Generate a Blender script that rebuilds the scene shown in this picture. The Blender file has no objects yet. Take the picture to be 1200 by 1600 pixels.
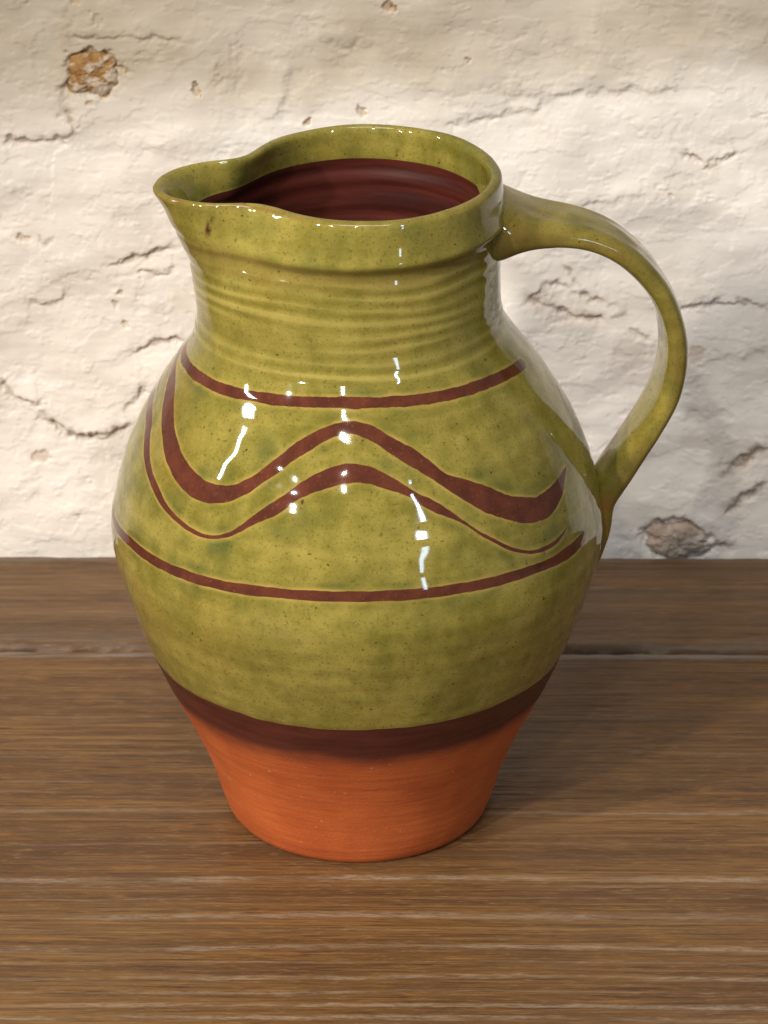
import bpy, math
import numpy as np

# ------------------------------------------------------------------ camera, world, lights, exposure
scene = bpy.context.scene
R = math.radians

cam_data = bpy.data.cameras.new('camera')
cam = bpy.data.objects.new('camera', cam_data)
scene.collection.objects.link(cam)
cam.location = (0.0096, -1.1608, 0.6840)
cam.rotation_euler = (R(90 - 25.95), 0, 0)
cam_data.sensor_fit = 'VERTICAL'
cam_data.angle = R(16.314)
cam_data.clip_start = 0.05
cam_data.clip_end = 50
cam_data.dof.use_dof = True
cam_data.dof.focus_distance = 1.235
cam_data.dof.aperture_fstop = 19
scene.camera = cam

world = bpy.data.worlds.new('World')
scene.world = world
world.use_nodes = True
bg = world.node_tree.nodes['Background']
bg.inputs[0].default_value = (1.0, 0.90, 0.78, 1)
bg.inputs[1].default_value = 0.14

scene.view_settings.view_transform = 'Standard'
scene.view_settings.look = 'None'
scene.view_settings.exposure = 0.0
scene.view_settings.gamma = 1.0
scene.cycles.max_bounces = 6
scene.cycles.diffuse_bounces = 3
scene.cycles.glossy_bounces = 3


def from_dir(az, el, dist, target=(0, 0, 0.13)):
    """az: degrees right of the camera's side of the jug, el: degrees up"""
    a, e = R(az), R(el)
    return (target[0] + dist * math.sin(a) * math.cos(e),
            target[1] - dist * math.cos(a) * math.cos(e),
            target[2] + dist * math.sin(e))


def aim(o, target):
    from mathutils import Vector
    d = Vector(target) - o.location
    o.rotation_euler = d.to_track_quat('-Z', 'Y').to_euler()


def spot(name, az, el, dist, watts, col, radius, size, blend, target):
    l = bpy.data.lights.new(name, 'SPOT')
    l.energy = watts
    l.color = col
    l.shadow_soft_size = radius
    l.spot_size = R(size)
    l.spot_blend = blend
    o = bpy.data.objects.new(name, l)
    scene.collection.objects.link(o)
    o.location = from_dir(az, el, dist)
    aim(o, target)
    return o


def panel(name, az, el, dist, watts, col, sx, sy, target=(0, 0, 0.13)):
    l = bpy.data.lights.new(name, 'AREA')
    l.shape = 'RECTANGLE'
    l.size, l.size_y = sx, sy
    l.energy = watts
    l.color = col
    o = bpy.data.objects.new(name, l)
    scene.collection.objects.link(o)
    o.location = from_dir(az, el, dist)
    aim(o, target)
    return o


WARM = (1.0, 0.905, 0.79)
spot('gallery_spot', -46, 33, 1.7, 72, WARM, 0.030, 36, 0.95, (0.05, -0.05, -0.075))
spot('gallery_spot', -33, 29, 1.8, 72, WARM, 0.030, 34, 0.95, (0.05, -0.03, -0.075))
spot('gallery_spot', -8, 50, 1.9, 18, WARM, 0.020, 33, 0.75, (0.04, -0.04, -0.06))
spot('gallery_spot', -8, 37, 2.0, 24, WARM, 0.020, 31, 0.75, (0.04, -0.04, -0.06))
panel('left_window', -75, 27, 1.6, 4.6, (1.0, 0.97, 0.93), 0.06, 0.36)
panel('right_window', 31, 25, 1.9, 4.2, (0.62, 0.80, 1.0), 0.05, 0.46)
panel('right_window', 31, 4, 1.9, 0.9, (0.62, 0.80, 1.0), 0.05, 0.30)
panel('overhead_strip', -28, 56, 2.0, 1.6, (1.0, 0.95, 0.88), 0.6, 0.03)  # added strip without a known source, for thin glints on the rim
panel('overhead_strip', -4, 66, 1.9, 10.0, (1.0, 0.95, 0.86), 1.0, 0.20)

# ------------------------------------------------------------------ helpers
rng = np.random.default_rng(7)
_perm = rng.permutation(256)
_perm = np.concatenate([_perm, _perm, _perm])
_grad = rng.normal(size=(256, 3))
_grad /= np.linalg.norm(_grad, axis=1, keepdims=True)
_ga = np.arange(256) * 2 * math.pi / 256
rng.shuffle(_ga)
_gx, _gy = np.tile(np.cos(_ga), 3).astype(np.float32), np.tile(np.sin(_ga), 3).astype(np.float32)


def noise(x, y, z=0.0):
    x, y, z = np.broadcast_arrays(np.asarray(x, float), np.asarray(y, float), np.asarray(z, float))
    xi, yi, zi = np.floor(x).astype(int), np.floor(y).astype(int), np.floor(z).astype(int)
    xf, yf, zf = x - xi, y - yi, z - zi
    u, v, w = [t * t * t * (t * (t * 6 - 15) + 10) for t in (xf, yf, zf)]
    xi &= 255
    yi &= 255
    zi &= 255
    out = 0
    for a in (0, 1):
        for b in (0, 1):
            for c in (0, 1):
                g = _grad[_perm[_perm[_perm[(xi + a) & 255] + ((yi + b) & 255)] + ((zi + c) & 255)]]
                d = g[..., 0] * (xf - a) + g[..., 1] * (yf - b) + g[..., 2] * (zf - c)
                out = out + d * (u if a else 1 - u) * (v if b else 1 - v) * (w if c else 1 - w)
    return out * 1.6


def noise2(x, y, seed=0.0):
    x = np.asarray(x, np.float32) + np.float32(seed * 7.31)
    y = np.asarray(y, np.float32) + np.float32(seed * 3.77)
    x, y = np.broadcast_arrays(x, y)
    xi, yi = np.floor(x).astype(np.int32), np.floor(y).astype(np.int32)
    xf, yf = x - xi, y - yi
    u, v = [t * t * t * (t * (t * 6 - 15) + 10) for t in (xf, yf)]
    xi &= 255
    yi &= 255
    p0, p1 = _perm[xi], _perm[xi + 1]
    out = 0
    for a, pp in ((0, p0), (1, p1)):
        for b in (0, 1):
            h = _perm[pp + yi + b]
            d = _gx[h] * (xf - a) + _gy[h] * (yf - b)
            out = out + d * (u if a else 1 - u) * (v if b else 1 - v)
    return out * 1.6


def fbm(x, y, z=0.0, octv=4, gain=0.5):
    o, a, f = 0, 1.0, 1.0
    if np.ndim(z) == 0:
        for k in range(octv):
            o = o + a * noise2(x * f, y * f, z + 1.7 * k)
            a *= gain
            f *= 2.03
        return o
    for k in range(octv):
        o = o + a * noise(x * f + 17.3 * k, y * f + 5.1 * k, z * f + 9.7 * k)
        a *= gain
        f *= 2.03
    return o


def sstep(a, b, x):
    t = np.clip((x - a) / (b - a), 0, 1)
    return t * t * (3 - 2 * t)


def link(o, parent=None):
    scene.collection.objects.link(o)
    o.parent = parent
    return o


def grid_mesh(name, P, mat, parent=None, wrap=False, attrs=None, normals=None, flip=False):
    """P: (rows, cols, 3) -> one mesh object"""
    n, m = P.shape[:2]
    idx = np.arange(n * m).reshape(n, m)
    if wrap:
        idx = np.concatenate([idx, idx[:, :1]], 1)
    a, b, c, d = idx[:-1, :-1], idx[:-1, 1:], idx[1:, 1:], idx[1:, :-1]
    F = np.stack([a, b, c, d] if not flip else [a, d, c, b], -1).reshape(-1, 4)
    me = bpy.data.meshes.new(name)
    me.vertices.add(n * m)
    me.vertices.foreach_set('co', P.reshape(-1).astype(np.float32))
    me.loops.add(F.size)
    me.loops.foreach_set('vertex_index', F.reshape(-1).astype(np.int32))
    me.polygons.add(len(F))
    me.polygons.foreach_set('loop_start', (np.arange(len(F)) * 4).astype(np.int32))
    me.update(calc_edges=True)
    me.polygons.foreach_set('use_smooth', np.ones(len(F), bool))
    for k, v in (attrs or {}).items():
        at = me.attributes.new(k, 'FLOAT', 'POINT')
        at.data.foreach_set('value', np.asarray(v, np.float32).reshape(-1))
    me.validate()
    if normals is not None:
        me.normals_split_custom_set_from_vertices(normals.reshape(-1, 3).tolist())
    me.materials.append(mat)
    return link(bpy.data.objects.new(name, me), parent)


def empty(name, label, cat):
    o = link(bpy.data.objects.new(name, None))
    o.empty_display_size = 0.05
    o['label'] = label
    o['category'] = cat
    return o


class NT:
    """small node-tree writer"""

    def __init__(self, name):
        self.mat = bpy.data.materials.new(name)
        self.mat.use_nodes = True
        self.t = self.mat.node_tree
        self.bsdf = self.t.nodes['Principled BSDF']

    def n(self, typ, **kw):
        nd = self.t.nodes.new(typ)
        for k, v in kw.items():
            setattr(nd, k, v)
        return nd

    def put(self, sock, v):
        if isinstance(v, bpy.types.NodeSocket):
            self.t.links.new(v, sock)
        elif v is not None:
            if hasattr(sock.default_value, '__len__') and not hasattr(v, '__len__'):
                v = (v, v, v)
            if hasattr(sock.default_value, '__len__') and len(sock.default_value) == 4 and len(v) == 3:
                v = (*v, 1)
            sock.default_value = v

    def math(self, op, a, b=None, c=None, clamp=False):
        nd = self.n('ShaderNodeMath', operation=op, use_clamp=clamp)
        for s, v in zip(nd.inputs, (a, b, c)):
            self.put(s, v)
        return nd.outputs[0]

    def mix(self, f, a, b, blend='MIX'):
        nd = self.n('ShaderNodeMix', data_type='RGBA', blend_type=blend)
        self.put(nd.inputs['Factor'], f)
        self.put(nd.inputs[6], a)
        self.put(nd.inputs[7], b)
        return nd.outputs[2]

    def coords(self):
        return self.n('ShaderNodeTexCoord').outputs['Object']

    def scaled(self, v, s, rot=(0, 0, 0)):
        nd = self.n('ShaderNodeMapping')
        self.put(nd.inputs[0], v)
        nd.inputs['Scale'].default_value = s
        nd.inputs['Rotation'].default_value = rot
        return nd.outputs[0]

    def noise(self, v, scale, detail=4, rough=0.55, dist=0.0):
        nd = self.n('ShaderNodeTexNoise')
        self.put(nd.inputs['Vector'], v)
        nd.inputs['Scale'].default_value = scale
        nd.inputs['Detail'].default_value = detail
        nd.inputs['Roughness'].default_value = rough
        nd.inputs['Distortion'].default_value = dist
        return nd.outputs[0]

    def ramp(self, f, lo, hi, a=0.0, b=1.0, smooth=True):
        nd = self.n('ShaderNodeMapRange', interpolation_type='SMOOTHSTEP' if smooth else 'LINEAR')
        for s, v in zip(nd.inputs, (f, lo, hi, a, b)):
            self.put(s, v)
        return nd.outputs[0]

    def attr(self, name):
        return self.n('ShaderNodeAttribute', attribute_name=name).outputs['Fac']

    def bump(self, h, strength, dist):
        nd = self.n('ShaderNodeBump')
        nd.inputs['Strength'].default_value = strength
        nd.inputs['Distance'].default_value = dist
        self.put(nd.inputs['Height'], h)
        return nd.outputs[0]

    def out(self, col, rough, normal=None, **kw):
        self.put(self.bsdf.inputs['Base Color'], col)
        self.put(self.bsdf.inputs['Roughness'], rough)
        if normal is not None:
            self.put(self.bsdf.inputs['Normal'], normal)
        for k, v in kw.items():
            self.put(self.bsdf.inputs[k.replace('_', ' ')], v)
        return self.mat


# ------------------------------------------------------------------ materials
def glaze_colour(t, green):
    """mottled olive lead glaze over pale slip, in metres of the jug's own space"""
    co = t.coords()
    big = t.noise(co, 38, 3, 0.6)
    mid = t.noise(co, 150, 4, 0.7)
    rings = t.noise(t.scaled(co, (10, 10, 170)), 1.0, 3, 0.6)
    f = t.math('ADD', t.math('MULTIPLY', big, 0.55), t.math('MULTIPLY', mid, 0.45))
    f = t.math('ADD', f, t.math('MULTIPLY', t.math('SUBTRACT', rings, 0.5), 0.30))
    if green is not None:
        f = t.math('SUBTRACT', f, t.math('MULTIPLY', green, 0.10))
    olive = t.mix(t.ramp(f, 0.20, 0.76), (0.140, 0.130, 0.022), (0.335, 0.286, 0.078))
    # darker bottle-green pools
    pool = t.ramp(t.noise(co, 62, 2, 0.6), 0.46, 0.74)
    if green is not None:
        pool = t.math('MULTIPLY', pool, t.math('ADD', 0.12, t.math('MULTIPLY', green, 1.2)), clamp=True)
    olive = t.mix(t.math('MULTIPLY', pool, 0.85), olive, (0.082, 0.102, 0.030))
    # warm brown where the glaze runs thin
    thin = t.ramp(t.noise(co, 24, 1, 0.5), 0.52, 0.78, 0, 0.22)
    olive = t.mix(thin, olive, (0.285, 0.170, 0.030))
    # iron specks
    sp = t.ramp(t.noise(co, 1000, 2, 0.7), 0.54, 0.74)
    olive = t.mix(t.math('MULTIPLY', sp, 0.62), olive, (0.070, 0.050, 0.012))
    sp2 = t.ramp(t.noise(co, 640, 0, 0.5), 0.82, 0.85)
    olive = t.mix(t.math('MULTIPLY', sp2, 0.8), olive, (0.050, 0.024, 0.008))
    if green is not None:
        cr = t.attr('crest')
        olive = t.mix(t.math('MULTIPLY', t.ramp(cr, 0.0, 1.0), 0.42), olive, (0.440, 0.370, 0.130))
        olive = t.mix(t.math('MULTIPLY', t.ramp(cr, 0.0, -1.0), 0.40), olive, (0.130, 0.110, 0.018))
    grain = t.noise(co, 1700, 1, 0.7)
    olive = t.mix(0.35, olive, t.mix(grain, (0.10, 0.09, 0.01), (0.62, 0.52, 0.16)), 'SOFT_LIGHT')
    return co, olive


def glaze_normal(t, co):
    return t.bump(t.noise(co, 60, 2, 0.25), 0.5, 0.0006)


def glaze_out(t, col, co, rough=0.05):
    return t.out(col, rough, glaze_normal(t, co), Specular_IOR_Level=0.55, IOR=1.52)


def m_glaze():
    t = NT('olive_glaze')
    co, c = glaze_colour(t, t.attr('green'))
    c = t.mix(t.math('MULTIPLY', t.attr('dark'), 0.45), c, (0.120, 0.072, 0.020))  # brown glaze tinge, with some shade under the collar bead painted in
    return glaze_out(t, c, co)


def m_rim():
    t = NT('olive_glaze_rim')
    co, c = glaze_colour(t, t.attr('green'))
    lip = t.math('MULTIPLY', t.attr('lip'), t.ramp(t.noise(co, 120, 3, 0.6), 0.30, 0.60))
    c = t.mix(t.math('MULTIPLY', lip, 0.85), c, (0.170, 0.070, 0.030))
    c = t.mix(t.attr('scar'), c, (0.050, 0.014, 0.006))
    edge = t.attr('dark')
    c = t.mix(t.math('MULTIPLY', edge, 0.55), c, (0.120, 0.070, 0.018))  # brownish tinge plus painted shade in the groove below the bead
    return glaze_out(t, c, co)


def m_handle():
    t = NT('olive_glaze_handle')
    co, c = glaze_colour(t, t.attr('green'))
    br = t.math('MULTIPLY', t.attr('edge'), t.ramp(t.noise(co, 60, 4, 0.6), 0.25, 0.70))
    c = t.mix(t.math('MULTIPLY', br, 0.45), c, (0.140, 0.078, 0.022))
    c = t.mix(t.math('MULTIPLY', t.attr('join'), 0.55), c, (0.250, 0.095, 0.018))
    return glaze_out(t, c, co)


def m_slip():
    t = NT('brown_slip_line')
    co, c = glaze_colour(t, t.attr('green'))
    c = t.mix(t.math('MULTIPLY', t.attr('halo'), t.ramp(t.noise(co, 95, 3, 0.6), 0.30, 0.70, 0.10, 0.70)), c, (0.370, 0.265, 0.066))
    tone = t.noise(co, 150, 4, 0.6)
    brown = t.mix(t.ramp(tone, 0.35, 0.68), (0.070, 0.020, 0.012), (0.108, 0.030, 0.016))
    sp = t.ramp(t.noise(co, 900, 2, 0.6), 0.62, 0.70)
    brown = t.mix(t.math('MULTIPLY', sp, 0.35), brown, (0.22, 0.08, 0.03))
    c = t.mix(t.attr('core'), c, brown)
    return glaze_out(t, c, co)


def m_foot():
    t = NT('terracotta')
    co = t.coords()
    n1 = t.noise(t.scaled(co, (25, 25, 320)), 1.0, 4, 0.6)
    n2 = t.noise(co, 40, 4, 0.6)
    c = t.mix(t.ramp(n2, 0.3, 0.7), (0.400, 0.086, 0.022), (0.490, 0.118, 0.029))
    c = t.mix(t.math('MULTIPLY', t.ramp(n1, 0.45, 0.7), 0.35), c, (0.330, 0.070, 0.022))
    sp = t.ramp(t.noise(co, 900, 2, 0.6), 0.62, 0.74)
    c = t.mix(t.math('MULTIPLY', sp, 0.35), c, (0.60, 0.22, 0.09))
    gr = t.noise(co, 420, 1, 0.5)
    c = t.mix(t.ramp(gr, 0.72, 0.80, 0, 0.4), c, (0.20, 0.045, 0.015))
    c = t.mix(t.ramp(gr, 0.27, 0.20, 0, 0.5), c, (0.62, 0.30, 0.16))
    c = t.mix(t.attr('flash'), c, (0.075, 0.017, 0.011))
    g = t.math('ADD', n1, t.math('MULTIPLY', t.noise(co, 900, 3, 0.6), 0.35))
    return t.out(c, 0.62, t.bump(g, 0.6, 0.0005), Specular_IOR_Level=0.35)


def m_band():
    t = NT('dark_slip_band')
    co = t.coords()
    n2 = t.noise(t.scaled(co, (40, 40, 260)), 1.0, 4, 0.6)
    c = t.mix(t.ramp(n2, 0.3, 0.7), (0.055, 0.012, 0.008), (0.088, 0.021, 0.013))
    return t.out(c, 0.42, t.bump(t.noise(co, 700, 3, 0.6), 0.25, 0.0003), Specular_IOR_Level=0.35)


def m_inside():
    t = NT('brown_inside')
    co = t.coords()
    n2 = t.noise(t.scaled(co, (20, 20, 240)), 1.0, 4, 0.6)
    c = t.mix(t.ramp(n2, 0.3, 0.7), (0.034, 0.007, 0.005), (0.082, 0.017, 0.011))
    return t.out(c, 0.5, t.bump(t.noise(co, 500, 3, 0.6), 0.2, 0.0003), Specular_IOR_Level=0.2)


def m_wall():
    t = NT('old_whitewash')
    co = t.coords()
    n1 = t.noise(co, 22, 5, 0.6, 0.3)
    n2 = t.noise(co, 130, 5, 0.65)
    c = t.mix(t.ramp(n1, 0.35, 0.70), (0.800, 0.755, 0.702), (0.870, 0.838, 0.796))
    c = t.mix(t.ramp(n2, 0.55, 0.80, 0, 0.35), c, (0.740, 0.680, 0.600))
    # shade over the upper course, painted into the wall colour
    c = t.mix(t.math('MULTIPLY', t.attr('upper_shade'), t.ramp(n1, 0.2, 0.8, 0.55, 1.0)), c, (0.500, 0.432, 0.330))
    c = t.mix(t.ramp(t.noise(co, 48, 4, 0.65), 0.56, 0.78, 0, 0.30), c, (0.640, 0.540, 0.400))
    d = t.attr('dirt')
    br = t.math('MULTIPLY', d, t.ramp(t.noise(co, 260, 4, 0.7), 0.25, 0.62), clamp=True)
    c = t.mix(br, c, t.mix(t.ramp(t.noise(co, 60, 2, 0.5), 0.4, 0.6), (0.205, 0.120, 0.058), (0.190, 0.140, 0.095)))
    oc = t.math('MULTIPLY', t.attr('ochre'), t.ramp(t.noise(co, 190, 4, 0.7), 0.20, 0.60), clamp=True)
    c = t.mix(oc, c, t.mix(t.ramp(t.noise(co, 90, 3, 0.6), 0.35, 0.65), (0.330, 0.165, 0.045), (0.460, 0.300, 0.130)))
    fine = t.noise(co, 520, 4, 0.75)
    return t.out(c, 0.85, t.bump(fine, 0.26, 0.0005), Specular_IOR_Level=0.25)


def m_stone(name, a, b, flake):
    t = NT(name)
    co = t.coords()
    n = t.noise(co, 160, 6, 0.7, 0.5)
    c = t.mix(t.ramp(n, 0.30, 0.68), a, b)
    c = t.mix(t.math('MULTIPLY', t.attr('paint'), flake), c, (0.66, 0.60, 0.52))
    return t.out(c, 0.9, t.bump(t.noise(co, 700, 5, 0.7), 0.7, 0.0008), Specular_IOR_Level=0.2)


def m_wood(name, shift, grey):
    t = NT(name)
    co = t.coords()
    mp = t.n('ShaderNodeMapping')
    t.put(mp.inputs[0], co)
    mp.inputs['Location'].default_value = shift
    co = mp.outputs[0]
    broad = t.noise(t.scaled(co, (2.2, 38, 10)), 1.0, 3, 0.6, 0.4)
    lines = t.noise(t.scaled(co, (8, 440, 30)), 1.0, 4, 0.75)
    grain = t.noise(t.scaled(co, (20, 330, 30)), 1.0, 3, 0.7)
    fine = t.noise(t.scaled(co, (110, 780, 60)), 1.0, 3, 0.85)
    pores = t.noise(t.scaled(co, (38, 900, 60)), 1.0, 2, 0.65)
    blot = t.noise(t.scaled(co, (40, 110, 10)), 1.0, 4, 0.8)
    c = t.mix(t.ramp(broad, 0.30, 0.70), (0.084, 0.036, 0.011), (0.188, 0.092, 0.026))
    c = t.mix(t.ramp(lines, 0.46, 0.60, 0, 0.6), c, (0.066, 0.031, 0.013))
    c = t.mix(t.ramp(lines, 0.46, 0.36, 0, 0.5), c, (0.235, 0.128, 0.046))
    c = t.mix(t.ramp(grain, 0.48, 0.68, 0, 0.5), c, (0.062, 0.030, 0.013))
    c = t.mix(t.ramp(blot, 0.50, 0.70, 0, 0.40), c, (0.232, 0.110, 0.026))
    c = t.mix(t.ramp(fine, 0.54, 0.66, 0, 0.6), c, (0.225, 0.138, 0.062))
    c = t.mix(t.ramp(pores, 0.58, 0.65, 0, 0.7), c, (0.036, 0.018, 0.010))
    dust = t.noise(t.scaled(co, (7, 90, 10)), 1.0, 3, 0.7)
    c = t.mix(t.ramp(dust, 0.40, 0.75, grey * 0.35, grey), c, (0.135, 0.098, 0.068))
    st = t.math('MULTIPLY', t.attr('streak'), t.ramp(fine, 0.36, 0.58, 0.15, 1.0))
    c = t.mix(t.math('MULTIPLY', st, 0.85), c, (0.270, 0.205, 0.145))
    c = t.mix(t.attr('worn'), c, (0.215, 0.190, 0.170))
    h = t.math('ADD', t.math('MULTIPLY', lines, -0.7), t.math('MULTIPLY', fine, 0.5))
    h = t.math('SUBTRACT', h, t.math('MULTIPLY', pores, 0.3))
    rough = t.ramp(grain, 0.3, 0.7, 0.40, 0.60)
    return t.out(c, rough, t.bump(h, 0.7, 0.0008), Specular_IOR_Level=0.28)


# ------------------------------------------------------------------ whitewashed wall
YW = 0.2115
CRACKS = [
 ([(-146.6, 183.4), (-133.6, 184.0), (-121.8, 185.4), (-119.0, 183.4)],1.2,1.6,1.8,16,0.55),
 ([(-117.4, 183.4), (-105.0, 182.3), (-84.2, 180.7), (-60.7, 180.7), (-37.3, 182.3)],1.5,0.5,0.8,10,0.06),
 ([(-116.9, 238.2), (-118.3, 227.5), (-119.2, 211.3), (-119.4, 194.4), (-117.2, 190.9), (-115.9, 183.4)],1.0,2.0,0,8,0.65),
 ([(-117.3, 228.0), (-106.0, 227.5), (-93.1, 229.1), (-82.9, 227.5), (-70.1, 226.4)],0.9,0.9,0.7,8,0.35),
 ([(-92.1, 218.9), (-86.9, 222.1), (-83.1, 218.9), (-87.0, 216.7)],0.7,0.7,0,5,0.35),
 ([(-60.7, 207.0), (-56.7, 211.9), (-57.4, 217.3)],0.9,0.9,0.5,5,0.4),
 ([(-50.5, 227.5), (-48.6, 216.7), (-49.9, 204.5)],0.8,0.7,0.3,5,0.3),
 ([(-34.0, 191.7), (-30.5, 203.2), (-27.0, 216.2)],1.2,0.3,1.2,14,0.0),
 ([(-23.7, 237.7), (-16.1, 227.0), (-4.5, 223.5), (-1.2, 228.8)],0.9,0.8,0.8,9,0.25),
 ([(-46.1, 199.1), (-42.3, 193.6), (-47.5, 192.8)],0.6,0.5,0.3,5,0.1),
 ([(-22.0, 195.5), (-16.3, 199.1)],0.8,0.5,0.3,5,0.2),
 ([(33.0, 191.7), (45.9, 192.2), (61.5, 195.5), (70.5, 197.2), (79.5, 201.8)],0.9,1.0,1.3,9,0.3),
 ([(56.2, 203.2), (69.1, 203.2), (87.2, 204.0), (110.4, 205.6), (133.7, 205.9)],0.9,0.8,1.4,14,0.25),
 ([(19.9, 205.9), (35.5, 203.7), (51.0, 205.9), (69.0, 209.2)],1.6,0.5,1.0,12,0.08),
 ([(61.0, 224.8), (64.9, 220.0), (73.9, 222.7)],1.0,0.6,0.6,7,0.1),
 ([(87.9, 228.0), (89.4, 220.0), (87.1, 208.6)],0.9,0.5,0.3,6,0.1),
 ([(129.5, 179.0), (138.0, 175.7), (142.2, 173.5), (150.4, 177.4), (155.0, 179.0)],1.0,1.6,1.2,8,0.6),
 ([(141.3, 170.7), (144.3, 174.0), (146.8, 175.7)],0.9,1.2,0.3,4,0.8),
 ([(133.4, 178.5), (126.7, 185.4), (131.6, 192.2)],0.7,0.6,0.3,6,0.15),
 ([(159.9, 197.7), (165.3, 194.4)],0.8,0.7,0.5,5,0.3),
 ([(-104.7, 129.7), (-96.1, 132.8), (-87.6, 134.2), (-82.8, 136.5), (-75.4, 138.2)],1.0,1.7,1.6,9,0.55),
 ([(-91.5, 127.7), (-87.8, 126.8), (-84.4, 125.4), (-79.9, 127.4), (-76.1, 128.5)],0.9,1.3,1.3,7,0.5),
 ([(-92.6, 116.8), (-88.7, 116.2)],0.8,0.7,0.4,4,0.3),
 ([(-103.5, 150.0), (-98.1, 152.0), (-91.7, 149.2), (-89.9, 147.2)],0.8,0.6,0.5,6,0.15),
 ([(-96.2, 88.8), (-89.4, 92.0), (-83.9, 94.9), (-73.2, 96.3)],1.0,1.5,1.4,8,0.5),
 ([(-139.3, 113.1), (-131.3, 111.9), (-124.6, 113.1), (-121.8, 118.0)],1.0,1.2,1.2,8,0.4),
 ([(-115.0, 123.4), (-109.6, 124.0)],0.7,0.8,0.6,5,0.25),
 ([(-151.6, 77.1), (-148.5, 73.5), (-143.9, 68.2), (-138.1, 66.5), (-133.2, 67.1)],1.3,1.8,2.0,9,0.5),
 ([(-137.4, 62.6), (-131.4, 59.7), (-125.6, 54.6), (-118.9, 52.2), (-111.7, 51.0), (-105.4, 52.8), (-95.2, 59.4)],1.5,2.6,2.8,9,0.65),
 ([(-101.5, 63.2), (-96.0, 66.5), (-94.3, 71.8), (-90.4, 74.7)],1.0,1.5,1.0,7,0.5),
 ([(-144.8, 47.8), (-140.9, 44.8), (-137.0, 40.3)],1.2,0.7,0.4,6,0.3),
 ([(-123.9, 28.2), (-118.9, 30.6), (-115.6, 33.7)],1.0,0.6,0.5,7,0.1),
 ([(-123.1, 15.2), (-119.0, 15.2)],0.8,0.8,0.3,4,0.4),
 ([(83.1, 132.5), (86.4, 126.5), (89.2, 120.8), (92.5, 116.0), (98.6, 113.1), (106.9, 111.4)],0.9,1.0,0.7,6,0.55),
 ([(70.2, 114.8), (73.8, 118.0), (77.5, 121.1), (82.8, 120.5), (87.4, 118.0)],0.9,1.2,0.9,6,0.6),
 ([(69.6, 116.0), (76.1, 112.5), (80.9, 110.2), (87.3, 107.9), (94.8, 106.2), (102.3, 105.0)],1.2,1.5,1.2,7,0.85),
 ([(79.3, 109.1), (84.2, 105.0), (92.2, 106.2)],1.2,0.8,0.3,6,0.7),
 ([(105.5, 106.7), (111.3, 107.3)],1.2,1.0,0.6,5,0.8),
 ([(112.0, 102.1), (115.3, 98.1), (121.2, 97.5)],0.9,0.9,0.7,5,0.45),
 ([(132.5, 111.1), (141.2, 111.4), (147.3, 113.4), (155.7, 114.5), (163.3, 112.5), (169.2, 110.8)],0.9,1.2,1.2,9,0.5),
 ([(88.3, 155.7), (101.4, 156.8), (110.5, 159.6), (117.0, 161.8)],0.8,0.8,0.7,8,0.2),
 ([(146.1, 90.5), (156.9, 88.8), (170.2, 90.5)],1.2,0.6,0.8,10,0.08),
 ([(137.7, 64.1), (147.2, 61.1), (158.0, 62.6)],1.2,0.6,0.9,10,0.05),
 ([(150.6, 32.5), (159.1, 37.3), (165.6, 42.7), (172.2, 48.0)],2.2,2.4,1.5,9,0.8),
 ([(154.5, 16.1), (160.3, 21.6), (166.4, 25.8), (172.9, 31.9)],1.6,2.0,1.4,8,0.75),
 ([(129.4, 29.7), (133.5, 29.1)],1.0,0.7,0.3,5,0.3),
 ([(119.4, 0.8), (120.4, 7.0), (124.6, 10.6), (135.5, 12.5), (142.4, 10.6)],1.3,1.8,1.6,7,0.6),
 ([(149.2, -1.6), (152.4, 0.8), (160.7, 0.2)],1.2,1.6,1.2,6,0.7),
 ([(112.8, -5.3), (111.7, 2.4), (115.1, 7.0)],1.0,1.2,0.7,6,0.3),
 ([(-147.6, 161.8), (-132.0, 160.1), (-116.2, 161.8)],1.4,0.4,0.6,9,0.03),
 ([(-132.7, 141.6), (-129.7, 139.9), (-124.9, 141.0)],0.9,0.6,0.4,6,0.4),
]
CHIPS = [  # x, z, rx, rz (mm), depth mm, ochre
 (-107.3,212.1,11.9,10.3,1.6,1.00),
 (-65.9,205.9,1.9,1.9,1.8,0.90),
 (-20.3,192.2,1.4,1.4,1.5,0.70),
 (0.8,197.2,2.2,2.2,1.2,0.60),
 (11.4,241.4,2.2,2.7,1.2,0.60),
 (14.7,239.5,1.6,1.9,1.5,0.80),
 (-105.7,235.0,2.7,3.8,0.6,0.20),
 (-113.6,242.7,2.4,2.2,0.8,0.40),
 (-99.3,117.1,1.9,1.6,1.2,0.50),
 (-102.1,112.2,1.6,2.2,1.0,0.40),
 (-98.4,102.1,1.4,1.9,1.0,0.50),
 (-135.6,41.8,4.3,2.7,0.7,0.35),
 (-139.3,141.3,2.2,1.6,0.8,0.50),
 (43.6,218.6,1.1,1.4,1.2,0.50),
 (127.6,159.0,1.4,1.1,0.8,0.30),
 (112.7,89.1,8.1,8.1,0.2,0.12),
 (84.1,110.8,12.2,8.1,0.3,0.22),
 (140.7,90.5,3.2,5.4,0.3,0.30),
 (145.0,49.2,10.8,6.8,0.1,0.10),
 (130.1,161.8,8.1,8.1,0.3,0.05),
]



def axis(lo, a, b, hi, fine, coarse):
    return np.concatenate([np.arange(lo, a, coarse), np.arange(a, b, fine), np.arange(b, hi + coarse, coarse)])


xs = axis(-0.60, -0.178, 0.190, 0.60, 0.0005, 0.008)
zs = axis(-0.12, -0.014, 0.262, 0.62, 0.0005, 0.008)
WX, WZ = np.meshgrid(xs * 1000, zs * 1000)      # millimetres
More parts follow.
